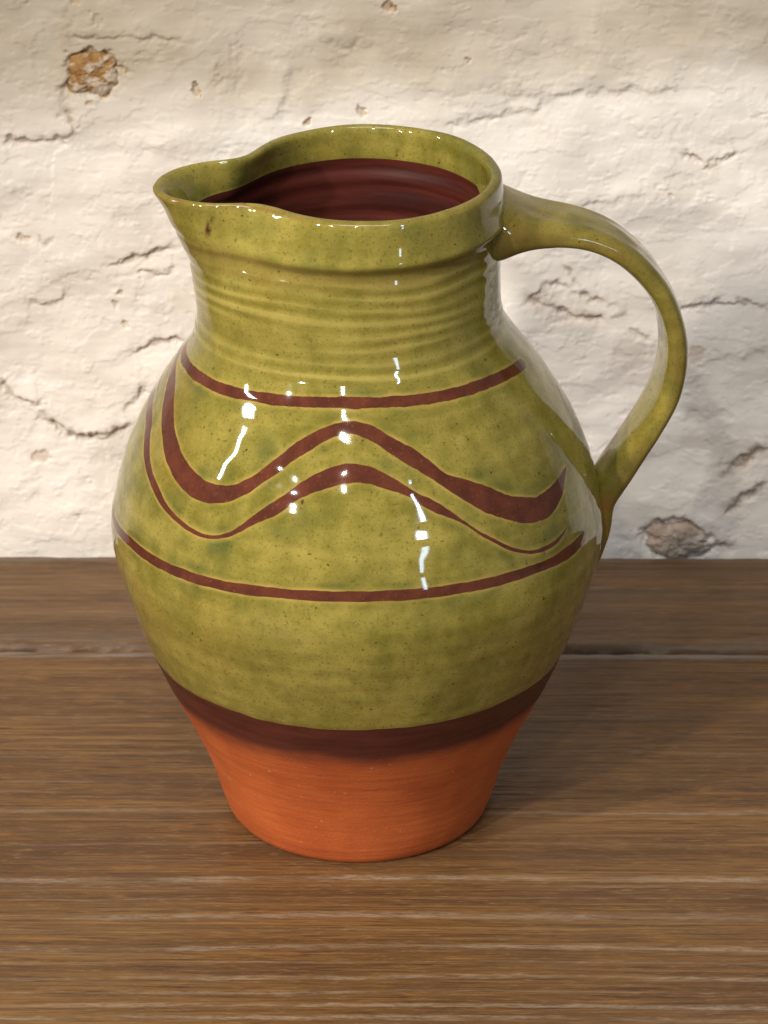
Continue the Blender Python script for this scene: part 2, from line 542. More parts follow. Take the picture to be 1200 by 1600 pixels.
# ragged domain so that no traced line stays smooth
JX = WX + 1.9 * fbm(WX / 6, WZ / 6, 3.3, 4, 0.6)
JZ = WZ + 1.5 * fbm(WX / 6, WZ / 6, 8.1, 4, 0.6)
hgt = 2.4 * fbm(WX / 80, WZ / 60, 1.0, 2) + 0.75 * fbm(WX / 26, WZ / 19, 2.0, 2) + 0.045 * fbm(WX / 4.6, WZ / 3.6, 5.0, 3) * (0.5 + sstep(-.2, .5, fbm(WX / 30, WZ / 22, 6.0, 2)))
# flaked coats of limewash: shallow plateaus with broken edges
hgt += 0.045 * fbm(WX / 24, WZ / 2.6, 51.0, 3)
fl = fbm(WX / 26, WZ / 15, 11.0, 5, 0.6)
hgt += 0.22 * sstep(0.02, 0.22, fl)
fl2 = fbm(WX / 13, WZ / 9, 21.0, 5, 0.6)
hgt += 0.12 * sstep(0.34, 0.50, fl2)
pits = fbm(WX / 3.4, WZ / 2.8, 31.0, 2)
pit = 0.35 * sstep(0.75, 1.0, pits) * sstep(0.0, 0.4, fbm(WX / 30, WZ / 30, 41.0, 2))
hgt -= 0.7 * pit
dirt = 0.22 * pit
ochre = np.zeros_like(WX)
for pts, w, dep, stp, fall, drt in CRACKS:
    soft = drt < 0.32        # only a swelling under the paint, no open crack
    if soft:
        w, dep, drt = w * 2.2, dep * 0.55, 0.0
    pts = np.array(pts)
    pad = max(4 * fall, 12)
    i0, i1 = np.searchsorted(zs * 1000, [pts[:, 1].min() - pad, pts[:, 1].max() + pad])
    j0, j1 = np.searchsorted(xs * 1000, [pts[:, 0].min() - pad, pts[:, 0].max() + pad])
    sl = (slice(i0, i1), slice(j0, j1))
    x, z = JX[sl], JZ[sl]
    best = np.full(x.shape, 1e9)
    side = np.zeros(x.shape)
    along = np.zeros(x.shape)
    nseg = len(pts) - 1
    for k in range(nseg):
        a, b = pts[k], pts[k + 1]
        dx, dz = b - a
        ll = dx * dx + dz * dz
        tt = np.clip(((x - a[0]) * dx + (z - a[1]) * dz) / ll, 0, 1)
        ex, ez = x - a[0] - tt * dx, z - a[1] - tt * dz
        dd = np.hypot(ex, ez)
        m = dd < best
        best = np.where(m, dd, best)
        side = np.where(m, np.sign(dx * ez - dz * ex), side)
        along = np.where(m, (k + tt) / nseg, along)
    endf = sstep(0, 0.12, along) * sstep(1, 0.88, along) * 0.85 + 0.15
    vary = np.clip(0.62 + 1.2 * fbm(x / 9, z / 9, 61.0, 2), 0.12, 1.5)
    w = w * 1.35
    g = np.exp(-(best / w) ** 2)
    hgt[sl] -= 0.8 * dep * g * endf * vary
    up = sstep(-0.9, 0.9, side * best / max(w, 0.6))
    hgt[sl] += stp * (up - 0.45) * np.exp(-best / fall) * endf
    dirt[sl] = np.maximum(dirt[sl], drt * 0.8 * np.exp(-(best / (w * 1.15)) ** 2) * endf * np.clip(vary, 0, 1.1))
    ochre[sl] = np.maximum(ochre[sl], 0.45 * drt ** 2 * np.exp(-best / (3.2 * w)) * endf)
for cx, cz, rx, rz, dep, oc in CHIPS:
    q = np.hypot((JX - cx) / rx, (JZ - cz) / rz) + 0.30 * fbm(WX / 5, WZ / 5, 71.0, 3)
    m = sstep(1.05, 0.80, q)
    hgt -= dep * m
    ochre = np.maximum(ochre, oc * m)
# exposed stones sit in shallow pockets
POCKETS = [(-108.0, 212.0, 10.6, 9.4, 1.6), (136.0, 2.0, 14.0, 8.6, 2.2)]
for cx, cz, rx, rz, dep in POCKETS:
    q = (np.abs((JX - cx) / rx) ** 3 + np.abs((JZ - cz) / rz) ** 3) ** (1 / 3) + 0.20 * fbm(WX / 6, WZ / 6, 71.0, 4)
    m = sstep(1.12, 0.84, q)
    hgt -= dep * m
    dirt = np.maximum(dirt, 0.18 * np.exp(-((q - 1.0) / 0.10) ** 2))
# the course above the ledge leans back a little and carries painted shade
ledge = 196 + 0.05 * (WX + 20) + 9 * fbm(WX / 60, WZ / 60, 81.0, 3)
upper_mask = sstep(-16, 26, WZ - ledge)
hgt -= 1.6 * upper_mask
P = np.stack([WX / 1000, YW - hgt / 1000, WZ / 1000], -1)
wall = grid_mesh('whitewashed_wall', P, m_wall(), attrs=dict(dirt=np.clip(dirt, 0, 1), ochre=np.clip(ochre, 0, 1), upper_shade=upper_mask))
wall['label'] = 'rough whitewashed stone wall with cracks and flaking paint behind the jug'
wall['category'] = 'wall'


def stone(cx, cz, rx, rz, bulge, mat, seed, label):
    th = np.linspace(0, 2 * math.pi, 110, endpoint=False)
    rr = np.linspace(0.02, 1.0, 36)
    T, Q = np.meshgrid(th, rr)
    edge = (np.abs(np.cos(T)) ** 3.2 + np.abs(np.sin(T)) ** 3.2) ** (-1 / 3.2) * (1 + 0.16 * fbm(np.cos(T) * 1.6, np.sin(T) * 1.6, seed, 4, 0.6))
    x = cx + rx * Q * edge * np.cos(T)
    z = cz + rz * Q * edge * np.sin(T)
    h = bulge * (1 - Q ** 4) - 3.2 + 0.7 * fbm(x / 6, z / 5, seed, 4) + 0.22 * fbm(x / 1.6, z / 1.3, seed + 4, 3)
    h -= 4.0 * sstep(0.92, 1.0, Q)
    paint = sstep(-0.15, 0.35, 0.9 * fbm(x / 5, z / 4, seed + 8, 4, 0.6) + 0.045 * (x - cx) - 0.06 * (z - cz))
    h += 0.35 * paint
    o = grid_mesh('exposed_stone', np.stack([x, YW * 1000 - h, z], -1) / 1000, mat, wall, wrap=True, attrs=dict(paint=paint))
    o['label'] = label
    return o


stone(-108.0, 212.0, 10.9, 9.6, 2.9, m_stone('ochre_stone', (0.24, 0.120, 0.036), (0.42, 0.250, 0.100), 0.6), 3.0,
      'ochre brown patch of bare stone at upper left')
stone(136.0, 2.0, 14.4, 9.0, 4.0, m_stone('pink_stone', (0.40, 0.300, 0.235), (0.56, 0.455, 0.375), 0.5), 9.0,
      'pinkish bare stone low down beside the planks')

# ------------------------------------------------------------------ wooden top
table = empty('wooden_tabletop', 'worn brown wooden planks under the jug, set against the wall', 'tabletop')
STREAKS = [(-57.8, 1.6, 1.0), (-63, 0.6, .4), (-83.5, 1.8, .7), (-104.2, 1.3, .95), (-122.8, 1.1, .95), (-132.3, .9, .7),
           (-140.5, 1.0, .8), (-147.8, 1.0, .9), (-154, 1.0, .8), (-161, 1.0, .8), (-11, 1.3, .6), (34, .9, .35), (62, 1.0, .3),
           (-34, .6, .3), (-72, .5, .35), (-93, .5, .4), (-113, .5, .5), (12, .6, .25), (150, .9, .25), (172, 1.0, .35), (188, .8, .25)]


def plank(y0, y1, rot, mat, seed, worn_edge):
    xx = axis(-0.60, -0.175, 0.195, 0.60, 0.0018, 0.012) * 1000
    yv = axis(y0 / 1000, max(y0, -162) / 1000 + 1e-4, y1 / 1000, y1 / 1000 - 0.01, 0.0005, 0.006) * 1000
    yv = np.unique(np.clip(yv, y0, y1))
    X, Y = np.meshgrid(xx, yv)
    wob = 1.6 * fbm(X / 170, Y / 30, seed, 3) + 0.40 * fbm(X / 22, Y / 12, seed + 2, 2) + 0.45 * fbm(X / 5, Y / 6, seed + 3, 2)
    st = np.zeros_like(X)
    Z = 0.22 * fbm(X / 120, Y / 9, seed + 5, 3) + 0.15 * fbm(X / 30, Y / 1.7, seed + 7, 2)
    for yc, w, a in STREAKS:
        g = np.exp(-(np.abs(Y - yc - wob - 0.004 * X) / (1.15 * w)) ** 3)
        v = np.clip(0.72 + 0.8 * fbm(X / 60, Y * 0 + yc, seed + 9, 3), 0.2, 1)
        st = np.maximum(st, a * g * v)
        Z = Z - 0.22 * a * g * v
    # rounded, worn long edges
    rad = 3.2
    e0, e1 = Y - y0, y1 - Y
    rag = 0.35 * fbm(X / 9, 0 * X + seed, 3.0, 3)
    worn = np.zeros_like(X)
    for e, strong in ((e0, worn_edge[0]), (e1, worn_edge[1])):
        q = np.clip((rad + rag - e) / rad, 0, 1)
        Z = Z - rad * (1 - np.sqrt(np.clip(1 - q * q, 0, 1)))
        worn = np.maximum(worn, strong * sstep(7.2, 5.0, e + 1.2 * rag) * np.clip(0.7 + 0.8 * fbm(X / 30, Y / 4, seed + 12, 3), 0, 1))
    # sides of the board
    def rows(k):
        b = np.stack([X[k], Y[k], Z[k]], -1)
        out = []
        for d in (6, 30):
            c = b.copy()
            c[:, 2] = -d
            out.append(c)
        return out
    P = np.stack([X, Y, Z], -1)
    lo, hi = rows(0), rows(-1)
    P = np.concatenate([np.stack(lo[::-1]), P, np.stack(hi)], 0)
    z2 = np.zeros((2, X.shape[1]))
    st = np.concatenate([z2, st, z2], 0)
    worn = np.concatenate([z2, worn, z2], 0)
    o = grid_mesh('plank', P / 1000, mat, table, attrs=dict(streak=st, worn=worn))
    o.rotation_euler = (0, 0, R(rot))
    return o


plank(-420, 116.2, -0.45, m_wood('wood_front', (0, 0, 0), 0.16), 4.0, (0, .75))
plank(121.0, 202.6, -0.30, m_wood('wood_back', (0.7, 0.33, 0), 0.55), 14.0, (.15, .35))

# ------------------------------------------------------------------ jug
jug = empty('glazed_jug', 'olive green glazed earthenware jug with brown wavy lines and a bare terracotta foot', 'jug')


def spline(xk, yk, x):
    xk, yk = np.asarray(xk, float), np.asarray(yk, float)
    n = len(xk)
    h = np.diff(xk)
    A = np.zeros((n, n))
    b = np.zeros(n)
    A[0, 0] = A[-1, -1] = 1
    for i in range(1, n - 1):
        A[i, i - 1], A[i, i], A[i, i + 1] = h[i - 1], 2 * (h[i - 1] + h[i]), h[i]
        b[i] = 3 * ((yk[i + 1] - yk[i]) / h[i] - (yk[i] - yk[i - 1]) / h[i - 1])
    c = np.linalg.solve(A, b)
    i = np.clip(np.searchsorted(xk, x) - 1, 0, n - 2)
    d = (c[i + 1] - c[i]) / (3 * h[i])
    bb = (yk[i + 1] - yk[i]) / h[i] - h[i] * (2 * c[i] + c[i + 1]) / 3
    t = x - xk[i]
    return yk[i] + bb * t + c[i] * t * t + d * t ** 3


# millimetres throughout, scaled at the end
ZK = [0, 8, 30, 55, 80, 100, 115, 130, 150, 165, 180, 195, 210, 225]
RK = [46.94, 50.24, 57.92, 69.67, 79.49, 85.84, 88.41, 86.60, 80.61, 72.83, 62.80, 52.36, 50.15, 49.70]
SPOUT = -166.5
LIP = [(-11, 49.9), (13, 49.4), (35, 49.9), (51, 50.4), (68, 50.0), (88, 49.0), (106, 47.5), (123, 45.3), (138, 43.0), (148, 41.7),
       (156, 42.0), (162, 44.0), (166.5, 48.3), (171.5, 56.5), (178, 63.7), (185, 68.6), (191.4, 71.4), (196.5, 71.6), (201, 69.8),
       (209.5, 63.4), (214, 58.2), (219, 50.5), (224, 47.0), (232, 45.2), (240, 45.6), (256, 47.4), (271, 48.9), (286, 49.7), (302, 50.3),
       (318, 50.2), (336, 49.9), (349, 49.9)]
_lp = np.array(LIP)
_lp = np.concatenate([_lp - [[360, 0]], _lp, _lp + [[360, 0]]])
_pf = np.arange(-360, 720, 0.5)
_lf = np.interp(_pf, _lp[:, 0], _lp[:, 1])
_k = np.exp(-(np.arange(-12, 13) / 5.0) ** 2)
_lf = np.convolve(np.pad(_lf, 12, mode='edge'), _k / _k.sum(), 'valid')


def lip_off(phi):
    return np.interp(np.mod(phi, 360), _pf, _lf) - 49.5


def wrapd(phi):
    return (phi - SPOUT + 180) % 360 - 180


def ring_wave(phi, z):
    a = np.radians(phi)
    cx, cy = np.cos(a), np.sin(a)
    sp = z + 5.5 * phi / 360.0
    amp = 0.06 * (1 + 1.5 * noise(cx * 0.9, cy * 0.9, z / 9))
    return amp * np.sin(2 * math.pi * sp / 4.8 + 3.0 * noise(cx * 1.2, cy * 1.2, z / 13))


def relief(phi, z):
    """throwing rings and the unevenness of a hand-made wall"""
    a = np.radians(phi)
    cx, cy = np.cos(a), np.sin(a)
    sp = z + 5.5 * phi / 360.0
    neck = sstep(188, 196, z) * sstep(231, 226, z)
    r = neck * ring_wave(phi, z)
    body = sstep(70, 90, z) * sstep(190, 180, z)
    r = r + body * 0.045 * np.sin(2 * math.pi * sp / 7.5 + 2.0 * noise(cx * 1.5, cy * 1.5, z / 25))
    r = r + 0.22 * fbm(cx * 2.2, cy * 2.2, z / 34, 2) + 0.16 * fbm(cx * 6.0, cy * 6.0, z / 9, 1) * (0.35 + 0.65 * body)
    return r


G1Z, G1V = [214, 222, 226, 230, 237, 243, 250], [0, .08, .20, .34, .46, .68, 1.0]


def outer_r(phi, z):
    r = spline(ZK, RK, z)
    ps = wrapd(phi)
    broad = np.exp(-(ps / 46.0) ** 2)
    g2 = np.interp(z, [176, 186, 195, 203, 214, 222, 230, 238, 250], [0, 1.2, 4.6, 6.0, 7.6, 7.0, 5.5, 3.5, 0])
    g1 = np.interp(z, G1Z, G1V)
    return r + broad * g2 + np.maximum(lip_off(phi), 0) * g1 + relief(phi, z)


def outer(phi, z, off=0.0):
    r = outer_r(phi, z) + off
    a = np.radians(phi)
    return np.stack([r * np.cos(a), r * np.sin(a), z + 0 * r], -1)


def outer_n(phi, z):
    e, f = 0.25, 0.25
    du = outer(phi + f, z) - outer(phi - f, z)
    dv = outer(phi, z + e) - outer(phi, z - e)
    n = np.cross(du, dv)
    return n / np.linalg.norm(n, axis=-1, keepdims=True)


# columns, closer together round the spout
dens = lambda p: 0.42 + 0.48 * sstep(32, 60, np.abs(wrapd(p)))
cols = [-166.5]
while cols[-1] < 193.5 - 0.2:
    cols.append(cols[-1] + dens(cols[-1]))
cols = np.array(cols)
cols = -166.5 + (cols - cols[0]) * (360.0 / (cols[-1] - cols[0]))
cols = cols[:-1]

rows, tags = [], []        # every row: array of (r, z) per column
zlist = list(np.arange(2.0, 228.01, 0.75))
zlist = sorted(set(zlist + [60.5, 72.0]))
row_z = []


def add(r, z, tag):
    rows.append((np.broadcast_to(r, cols.shape), np.broadcast_to(z, cols.shape)))
    tags.append(str(tag) if isinstance(tag, tuple) else round(float(tag), 3))


glz = 0.55 * noise(np.cos(np.radians(cols)) * 3, np.sin(np.radians(cols)) * 3, 2.0) + 0.25 * noise(np.cos(np.radians(cols)) * 14, np.sin(np.radians(cols)) * 14, 4.0)
add(0.01, 0.3, 0)
add(46.0, 0.3, 0)
add(46.6, 0.0, 0)
add(47.2, 0.1, 0)
add(48.0, 0.7, 0)
for z in zlist:
    zz = z + glz * np.exp(-((z - 72) / 4.0) ** 2)
    r = outer_r(cols, zz)
    r = r + 1.0 * float(sstep(20, 1.0, z))
    # glaze stands a little proud of the bare clay
    r = r + 0.25 * sstep(71.9, 73.6, z)
    add(r, zz, z)
ps = wrapd(cols)
broad = np.exp(-(ps / 46.0) ** 2)
lo = lip_off(cols)
lipz = 0.6 * noise(np.cos(np.radians(cols)) * 1.7, np.sin(np.radians(cols)) * 1.7, 6.0)
COLLAR = [(229.3, 49.5), (230.6, 49.6), (231.7, 50.1), (232.6, 50.9), (233.4, 51.7), (234.2, 52.3), (235.1, 52.55), (236.2, 52.35), (237.6, 51.8),
          (240.5, 51.2), (242.5, 50.95), (244.5, 50.7), (246.3, 50.5), (247.7, 50.3), (248.6, 50.2), (249.3, 49.8), (249.75, 49.1), (250.0, 48.2),
          (249.9, 47.2), (249.45, 46.5), (248.5, 46.0), (247.0, 45.75), (245, 45.8), (243, 45.6), (241, 45.4), (239.5, 45.3), (238.2, 45.2)]
for k, (z, r) in enumerate(COLLAR):
    g1 = np.interp(z, G1Z, G1V)
    g2 = np.interp(z, [222, 230, 238, 250], [7.0, 5.5, 3.5, 0])
    inside = k > 17
    # pinched sides flatten out lower down, the pulled lip fades more slowly
    off = np.where(lo > 0, lo * g1 + broad * g2, lo * np.interp(z, [229, 240, 250], [0.15, .6, 1.0]) + broad * g2)
    if inside:
        off = np.where(lo > 0, lo * np.interp(z, [226, 238, 244, 250], [.10, .42, .68, 1.0]) + broad * g2, off)
    bead = 2.4 * math.exp(-((z - 234.6) / 1.9) ** 2) if k < 17 else 0.0
    rr = r + off - 0.85 * bead * np.exp(-(ps / 34.0) ** 2) + 0.6 * relief(cols, z)
    # lip line tips very slightly, thins towards the beak
    add(rr, z + lipz * (z - 229) / 21, ('c', k))
for z in np.concatenate([np.arange(236.8, 228, -1.4), np.arange(228, 14, -3.0)]):
    rad = spline(ZK, RK, z) - np.interp(z, [20, 180, 236], [6.5, 5.5, 4.6])
    if z > 226:
        rad = np.interp(z, [226, 238.2], [45.1, 45.2])
    off = broad * np.interp(z, [176, 195, 214, 238], [0, 4, 6.5, 3.0])
    off = off + np.where(lo > 0, lo * np.interp(z, [216, 238], [0, .42]), lo * np.interp(z, [226, 240], [0, .6]))
    rg = 0.55 * np.sin(2 * math.pi * (z + 6 * cols / 360) / 9.0)
    add(rad + off + rg, z + lipz * np.clip((z - 229) / 21, 0, 1), ('i', z))
add(30, 12.5, ('i', 12.5))
add(0.01, 12.0, ('i', 12))

ca, sa = np.cos(np.radians(cols)), np.sin(np.radians(cols))
G = np.stack([np.stack([r * ca, r * sa, z + 0 * r], -1) for r, z in rows])
du = np.roll(G, -1, 1) - np.roll(G, 1, 1)
dv = np.empty_like(G)
dv[1:-1] = G[2:] - G[:-2]
dv[0], dv[-1] = G[1] - G[0], G[-1] - G[-2]
NR = np.cross(du, dv)
ln = np.linalg.norm(NR, axis=-1, keepdims=True)
NR = np.where(ln > 1e-9, NR / np.maximum(ln, 1e-9), 0)
NR[0] = (0, 0, -1)
NR[1] = (0, 0, -1)
NR[-1] = (0, 0, 1)


def ridx(tag):
    return tags.index(str(tag) if isinstance(tag, tuple) else round(float(tag), 3))


i_foot = ridx(60.5)
i_band = ridx(72.0)
i_neck = ridx(('c', 1))
i_in = ridx(('c', len(COLLAR) - 1))

# ------------------------------------------------------------------ painted lines (phi degrees, z mm)
up = [(-173.2, 183.6), (-163.6, 183.8), (-155.3, 184.1), (-146.7, 184.7), (-137.3, 185.2), (-128.6, 186.0), (-118.5, 186.8), (-106.8, 187.5), (-94.5, 188.1), (-82.4, 187.9), (-71.3, 187.5), (-59.3, 187.1), (-47.0, 186.8), (-35.5, 186.2), (-23.0, 185.1), (-12.6, 183.9)]
lo_ = [(-166.3, 123.6), (-156.8, 125.2), (-147.5, 125.8), (-138.8, 126.2), (-130.3, 126.9), (-121.2, 127.5), (-111.4, 128.6), (-102.4, 129.2), (-92.2, 129.6), (-80.8, 129.6), (-68.8, 129.2), (-59.2, 128.4), (-48.2, 127.7), (-39.5, 126.6), (-31.6, 126.4), (-22.5, 126.9)]
w1t = [(-175.9, 180.0), (-166.4, 177.6), (-161.8, 174.9), (-153.9, 169.3), (-146.1, 163.9), (-137.8, 160.3), (-131.0, 158.4), (-126.7, 159.0), (-122.7, 160.3), (-118.7, 163.7), (-113.6, 169.5), (-108.3, 175.5), (-102.4, 179.8), (-95.9, 182.4), (-90.8, 183.0), (-87.1, 182.4), (-83.8, 181.3), (-79.4, 178.5), (-73.5, 174.4), (-68.1, 169.3), (-65.7, 165.9), (-61.0, 163.7), (-55.9, 160.3), (-49.8, 155.1), (-44.9, 152.1), (-39.9, 150.0), (-35.4, 150.0), (-30.7, 151.3), (-25.8, 153.2), (-23.0, 153.4)]
w1b = [(-181.4, 177.4), (-172.8, 174.6), (-168.2, 171.9), (-160.3, 166.3), (-152.4, 160.9), (-146.1, 156.8), (-140.5, 153.9), (-134.7, 152.4), (-129.1, 152.4), (-125.2, 153.8), (-120.4, 157.1), (-115.2, 162.6), (-108.8, 169.5), (-101.8, 175.7), (-95.6, 179.1), (-90.8, 179.8), (-87.2, 178.3), (-84.1, 176.8), (-78.2, 172.3), (-71.6, 167.1), (-65.4, 160.9), (-59.3, 154.7), (-55.2, 150.4), (-49.4, 145.9), (-44.3, 143.1), (-39.9, 141.9), (-35.4, 142.5), (-30.0, 145.7), (-27.2, 148.7), (-24.0, 151.5)]
w2t = [(-182.1, 167.6), (-175.3, 167.2), (-165.1, 162.9), (-159.0, 157.5), (-153.4, 153.0), (-146.2, 148.9), (-142.9, 146.6), (-136.1, 143.8), (-130.4, 142.5), (-125.5, 142.9), (-121.9, 144.8), (-118.6, 148.5), (-116.3, 152.1), (-112.5, 156.2), (-108.1, 161.1), (-103.6, 165.6), (-98.1, 169.5), (-93.7, 170.8), (-90.0, 171.2), (-87.4, 170.6), (-84.5, 169.5), (-78.9, 165.8), (-74.7, 162.0), (-70.5, 159.2), (-66.5, 154.9), (-62.5, 150.2), (-59.6, 146.6), (-55.3, 142.1), (-50.9, 137.4), (-46.7, 134.4), (-42.4, 133.3), (-38.6, 133.1), (-34.9, 134.2), (-31.6, 135.4)]
w2b = [(-190.5, 162.4), (-182.3, 163.3), (-169.1, 160.7), (-162.3, 155.8), (-156.1, 151.5), (-148.4, 147.2), (-143.9, 144.8), (-136.6, 142.3), (-131.0, 141.2), (-125.3, 141.8), (-121.1, 144.0), (-117.1, 148.1), (-113.9, 151.3), (-110.6, 153.2), (-108.1, 155.8), (-105.8, 159.2), (-100.4, 162.4), (-95.6, 164.6), (-90.7, 165.6), (-87.5, 165.6), (-84.8, 164.4), (-79.3, 162.2), (-75.4, 160.3), (-72.0, 156.6), (-67.9, 153.4), (-62.6, 149.6), (-59.8, 145.5), (-55.5, 141.0), (-51.1, 136.3), (-46.8, 133.3), (-42.0, 131.8), (-37.1, 131.4), (-34.0, 132.2), (-30.9, 134.6)]



def smooth_curve(pts, n):
    pts = np.array(pts, float)
    q = np.stack([pts[:, 0] * 1.35, pts[:, 1]], 1)
    s = np.concatenate([[0], np.cumsum(np.hypot(*np.diff(q, axis=0).T))])
    t = np.linspace(0, s[-1], n)
    o = np.stack([np.interp(t, s, pts[:, 0]), np.interp(t, s, pts[:, 1])], 1)
    k = np.exp(-(np.arange(-14, 15) / 6.0) ** 2)
    k /= k.sum()
    for c in (0, 1):
        v = o[:, c]
        p = np.concatenate([2 * v[0] - v[14:0:-1], v, 2 * v[-1] - v[-2:-16:-1]])
        o[:, c] = np.convolve(p, k, 'valid')
    return o


def ribbon(name, top, bot, taper0, taper1, seed, label):
    n = 520
    a, b = smooth_curve(top, n), smooth_curve(bot, n)
    t = np.linspace(0, 1, n)
    mid = (a + b) / 2
    half = (a - b) / 2
    wv = 1 + 0.14 * noise(t * 22, 0, seed) + 0.07 * noise(t * 80, 3, seed)
    mid = mid + np.stack([0 * t, 0.22 * noise(t * 30, 7, seed) + 0.10 * noise(t * 95, 9, seed)], 1)
    tp = np.sqrt(np.clip(t / taper0, 0, 1)) * np.sqrt(np.clip((1 - t) / taper1, 0, 1))
    half = half * (wv * tp)[:, None]
    # cross direction in mm
    rl = np.radians(1) * outer_r(mid[:, 0], mid[:, 1])
    hm = np.stack([half[:, 0] * rl, half[:, 1]], 1)
    hl = np.linalg.norm(hm, axis=1)
    tang = np.gradient(mid, axis=0)
    tm = np.stack([tang[:, 0] * rl, tang[:, 1]], 1)
    tm /= np.linalg.norm(tm, axis=1, keepdims=True)
    cr = np.stack([-tm[:, 1], tm[:, 0]], 1)
    hw = np.abs((cr * hm).sum(1)) + 0.03
    offs, core, halo = [], [], []
    for d, c, h in ((1.7, 0, 0), (1.0, 0, .25), (.50, 0, .9), (.20, 0, 1), (.05, .08, 1)):
        offs.append(('o', d)); core.append(c); halo.append(h)
    for f in (1.0, .85, .5, 0.0):
        offs.append(('i', f)); core.append(1); halo.append(1)
    offs = [(k, v, 1) for k, v in offs] + [(k, v, -1) for k, v in offs[:-1][::-1]]
    core = core + core[:-1][::-1]
    halo = halo + halo[:-1][::-1]
    Pn, Nn = [], []
    for kind, v, sg in offs:
        dist = sg * ((hw + v) if kind == 'o' else np.maximum(hw * v - 0.04 * (v == 1), 0))
        ph = mid[:, 0] + cr[:, 0] * dist / rl
        zz = mid[:, 1] + cr[:, 1] * dist
        lift = 0.25 + (0.10 if not (kind == 'o' and v > 1.5) else -0.02)
        Pn.append(outer(ph, zz, lift))
        Nn.append(outer_n(ph, zz))
    Pn, Nn = np.stack(Pn), np.stack(Nn)
    shp = Pn.shape[:2]
    at = dict(core=np.repeat(np.array(core)[:, None], n, 1), halo=np.repeat(np.array(halo)[:, None], n, 1), green=np.full(shp, 0.6))
    o = grid_mesh(name, Pn / 1000, MAT_SLIP, jug, attrs=at, normals=Nn)
    # outward faces
    me = o.data
    fn = np.zeros(len(me.polygons) * 3, np.float32)
    fc = fn.copy()
    me.polygons.foreach_get('normal', fn)
    me.polygons.foreach_get('center', fc)
    if (fn.reshape(-1, 3)[:, :2] * fc.reshape(-1, 3)[:, :2]).sum() < 0:
        me.flip_normals()
        me.normals_split_custom_set_from_vertices(Nn.reshape(-1, 3).tolist())
    o['label'] = label
    return mid


MAT_SLIP = m_slip()


def line_pair(c, w):
    c = np.array(c, float)
    w = np.asarray(w, float)
    if w.ndim:
        w = np.interp(c[:, 0], w[:, 0], w[:, 1])
    return np.stack([c[:, 0], c[:, 1] + w / 2], 1), np.stack([c[:, 0], c[:, 1] - w / 2], 1)


up = [(-215, 185.5), (-190, 184.2)] + up
lo_ = [(-215, 126), (-185, 124.5)] + lo_
w1t = [(-226, 166), (-214, 176), (-202, 182.0), (-188, 183.2)] + w1t
w1b = [(-230, 163), (-217, 171), (-205, 177.2), (-192, 179.0)] + w1b
w2t = [(-225, 150), (-213, 160), (-202, 167.5), (-191, 169.0)] + w2t
w2b = [(-228, 147), (-215, 156), (-205, 162.0), (-197, 163.2)] + w2b
a, b = line_pair(up, 3.1)
mids = [ribbon('painted_line', a, b, .02, .006, 1.0, 'brown line round the shoulder under the neck')]
a, b = line_pair(lo_, [(-220, 3.2), (-100, 3.5), (-50, 3.6), (-44, 3.0), (-37, 3.4), (-31, 4.6), (-26, 3.6), (-20, 3.0)])
mids.append(ribbon('painted_line', a, b, .02, .006, 2.0, 'brown line round the widest part of the belly'))
mids.append(ribbon('painted_wave', w1t, w1b, .02, .03, 3.0, 'thick upper brown wavy line'))
mids.append(ribbon('painted_wave', w2t, w2b, .02, .05, 4.0, 'thinner lower brown wavy line'))

# how close the glazed surface lies to a painted line: copper green gathers there
PHI = np.repeat(cols[None], len(rows), 0)
ZZ = np.stack([np.broadcast_to(z, cols.shape) for r, z in rows])
RRr = np.stack([r for r, z in rows])
near = np.zeros_like(ZZ)
sub = slice(i_band, i_neck + 1)
zb, pb, rb = ZZ[sub], PHI[sub], RRr[sub]
nb = np.zeros_like(zb)
for m, reach in zip(mids, (4.0, 5.5, 7.5, 7.5)):
    best = np.full(zb.shape, 1e9)
    for ph, z in m[::6]:
        dphi = (pb - ph + 180) % 360 - 180
        best = np.minimum(best, (np.radians(dphi) * rb) ** 2 + (zb - z) ** 2)
    nb = np.maximum(nb, np.exp(-best / reach ** 2))
near[sub] = nb

# ------------------------------------------------------------------ jug parts
def part(name, i0, i1, mat, attrs=None, label=None):
    sl = slice(i0, i1 + 1)
    o = grid_mesh(name, G[sl] / 1000, mat, jug, wrap=True, attrs={k: v[sl] for k, v in (attrs or {}).items()}, normals=NR[sl])
    if label:
        o['label'] = label
    return o


crest = sstep(188, 196, ZZ) * sstep(231, 226, ZZ) * np.clip(ring_wave(PHI, ZZ) / 0.08, -1, 1)
crest = crest + 0.35 * sstep(74, 90, ZZ) * sstep(190, 180, ZZ) * noise(np.cos(np.radians(PHI)) * 0.8, np.sin(np.radians(PHI)) * 0.8, ZZ / 3.0)
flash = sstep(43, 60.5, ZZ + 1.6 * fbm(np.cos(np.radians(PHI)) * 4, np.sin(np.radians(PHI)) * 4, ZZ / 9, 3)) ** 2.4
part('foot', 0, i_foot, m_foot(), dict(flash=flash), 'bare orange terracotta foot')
part('slip_band', i_foot, i_band, m_band(), None, 'dark brown band between glaze and bare foot')
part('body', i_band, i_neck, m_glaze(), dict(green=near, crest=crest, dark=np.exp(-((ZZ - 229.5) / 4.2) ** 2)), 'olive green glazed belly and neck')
kk = np.zeros_like(ZZ)
lipm = np.zeros_like(ZZ)
drk = np.zeros_like(ZZ)
scar = np.zeros_like(ZZ)
